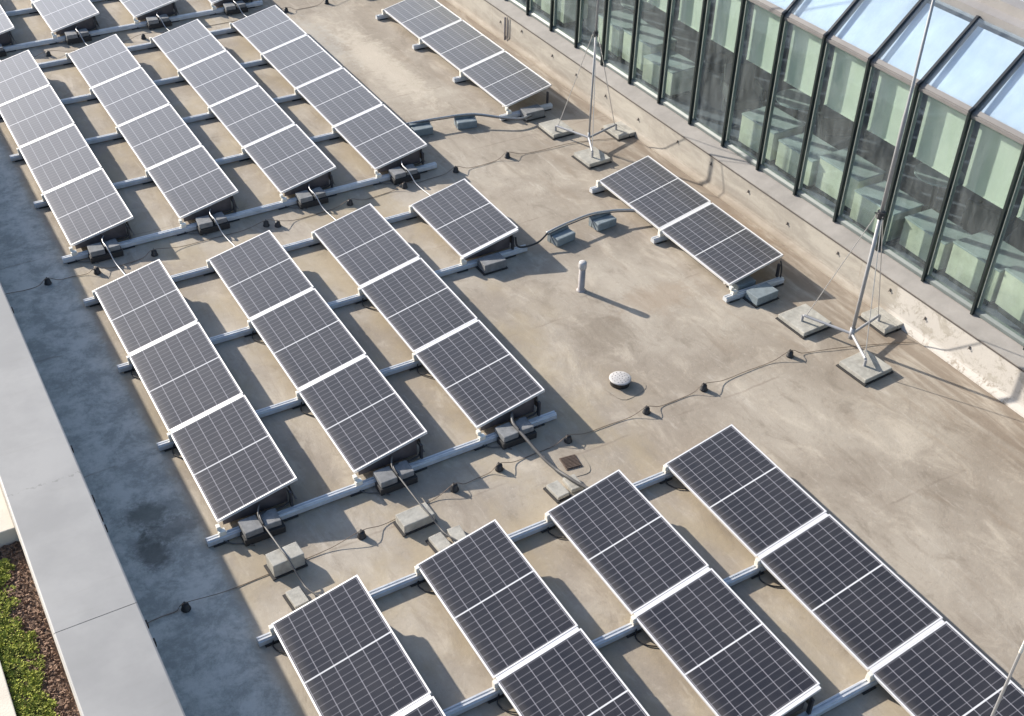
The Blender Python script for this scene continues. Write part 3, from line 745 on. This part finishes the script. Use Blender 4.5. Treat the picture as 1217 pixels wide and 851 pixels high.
def mast(cx, cy, arms, top, label, thick):
    t = thing('lightning_mast', label, 'mast', (cx, cy, 0))
    bm = NB(); tube(bm, [(0, 0, .16), (0, 0, 2.2)], thick * .8, 12); tube(bm, [(0, 0, .12), (0, 0, .3)], thick * 1.15, 12)
    obj('lower_pole', bm, 'zinc', t, True)
    bm = NB(); tube(bm, [(0, 0, 2.2), (0, 0, 3.6), (0, 0, 3.72), (0, 0, top - 1.2)], [thick * .82, thick * .82, thick * .6, thick * .5], 12); tube(bm, [(0, 0, top - 1.2), (0, 0, top)], thick * .35, 8)
    obj('upper_pole', bm, 'zinc', t, True)
    bm = NB(); frustum(bm, (0, 0), thick * 1.7, thick * 1.7, 2.12, 2.22, 14)
    for a in arms: 
        dd = Vector((a[0] - cx, a[1] - cy, 0)).normalized(); tube(bm, [(0, 0, 2.17), tuple(dd * thick * 2.6 + Vector((0, 0, 2.17)))], .012, 6)
    obj('collar', bm, 'darkmetal', t)
    for a in arms:
        dx, dy = a[0] - cx, a[1] - cy
        bm = NB(); tube(bm, [(0, 0, .20), (dx * .97, dy * .97, .19), (dx, dy, .18), (dx, dy, .085)], .021, 10); obj('foot_arm', bm, 'zinc', t)
        bm = NB(); tube(bm, [(dx * .08, dy * .08, 2.15), (dx * .93, dy * .93, .21)], .007, 6); obj('guy_rod', bm, 'thin', t)
    return t
mast(2.42, -3.88, [(2.12, -3.18), (3.12, -3.72), (2.18, -4.42)], 7.6, 'tall zinc lightning mast on tripod feet beside the glass front', .034)
mast(2.37, 2.92, [(2.10, 3.62), (3.12, 3.14), (2.14, 2.45)], 7.6, 'farther slim lightning mast standing above the panel pair', .022)
FB = 'concrete feet of the masts'
mp = None
for (x, y, wd, dp, lb, rz) in [
    (2.21, -3.15, .54, .55, 'concrete mast foot slab nearest the panel pair', 2), (3.16, -3.70, .24, .50, 'left of two slabs between the tall mast and the glass', 0),
    (3.39, -3.70, .20, .50, 'right of two slabs between the tall mast and the glass', 0), (2.22, -4.41, .53, .50, 'concrete mast foot slab nearest the front of the tall mast', 3),
    (2.20, 3.76, .44, .54, 'upper left concrete slab under the farther mast', 0), (3.13, 3.14, .24, .50, 'left of two slabs between the farther mast and the glass', 1),
    (3.37, 3.14, .21, .50, 'right of two slabs between the farther mast and the glass', 1), (2.18, 2.51, .46, .50, 'lower concrete slab under the farther mast', 2)]:
    block('mast_slab', x, y, wd, dp, .085, 'paver', lb, 'concrete slab', FB, rz=R(rz))
# third rod, cut by the lower right corner of the photograph
t = thing('lightning_rod', 'thin pale lightning rod at the lower right corner of the roof', 'rod', (-1.90, -9.90, 0))
bm = NB(); box(bm, -.2, .2, -.2, .2, 0, .09, .02); obj('base', bm, 'paver', t)
bm = NB(); tube(bm, [(0, 0, .09), (0, 0, 2.4)], .014, 8); obj('rod', bm, 'thin', t)
bm = NB(); tube(bm, [(0, 0, 2.4), (0, 0, 2.6), (0, 0, 4.2)], [.016, .012, .010], 8); obj('tip', bm, 'clamp', t)

# ------------------------------------------------------------------ roof fittings
t = thing('vent_pipe', 'upright vent pipe with white cap standing on the open roof', 'vent pipe', (-.233, -.875, 0))
bm = NB(); lathe(bm, (0, 0), [(.075, 0), (.075, .006), (.055, .02), (.050, .03), (.050, .42)], 20); obj('pipe', bm, 'pipe', t, True)
bm = NB(); lathe(bm, (0, 0), [(.058, .40), (.062, .41), (.062, .49), (.055, .512), (.030, .522), (.005, .525)], 20); obj('cap', bm, 'white', t, True)
t = thing('roof_drain', 'round white perforated drain cover right of the shaded panels', 'drain cover', (-.985, -3.02, 0))
bm = NB(); lathe(bm, (0, 0), [(.135, 0), (.135, .081)], 24); obj('neck', bm, 'puck', t)
bm = NB(); lathe(bm, (0, 0), [(.145, .0815), (.152, .086), (.152, .096), (.14, .103), (.06, .1075), (.005, .108)], 28); obj('cover', bm, 'white', t, True)
bm = NB()
for r_, n_ in ((.035, 5), (.075, 9), (.112, 13)):
    for i in range(n_):
        a = 2 * math.pi * i / n_; z = .1082 - .0003 * (r_ / .035) ** 2
        frustum(bm, (r_ * math.cos(a), r_ * math.sin(a)), .0065, .0065, z - .006, z + .0012, 8)
obj('holes', bm, 'puck', t)
t = thing('roof_grate', 'small square rusty grate beside a cable', 'grate', (-2.43, -4.04, 0), R(-8))
bm = NB(); box(bm, -.11, .11, -.115, .115, .0, .014, .003); obj('frame', bm, 'grate', t)
bm = NB()
for i in range(9): box(bm, -.098, .098, -.1 + i * .0235, -.088 + i * .0235, .0142, .022)
obj('bars', bm, 'grate', t)
bm = NB(); lathe(bm, (0, 0), [(.2, 0), (.2, .003), (.19, .006)], 24)
# membrane patches welded round the fittings
for nm, x, y, sx_, sy_, rz in (('drain', -.96, -3.10, .26, .24, .2), ('vent', -.23, -.88, .15, .15, .1), ('grate', -2.42, -4.06, .19, .24, -.14)):
    b2 = NB(); vs2 = []
    for i in range(28):
        a = 2 * math.pi * i / 28; ce, se = math.cos(a), math.sin(a)
        k = (abs(ce) ** 4 + abs(se) ** 4) ** -.25
        vs2.append(b2.verts.new((sx_ * ce * k, sy_ * se * k, 0)))
    f = b2.faces.new(vs2); r_ = bmesh.ops.extrude_face_region(b2, geom=[f])
    bmesh.ops.translate(b2, vec=(0, 0, .0015), verts=[v for v in r_['geom'] if isinstance(v, bmesh.types.BMVert)])
    bmesh.ops.recalc_face_normals(b2, faces=b2.faces[:])
    o = struct('membrane_patch', b2, 'roof'); o.location = (x, y, 0); o.rotation_euler = (0, 0, rz)
bm.free()
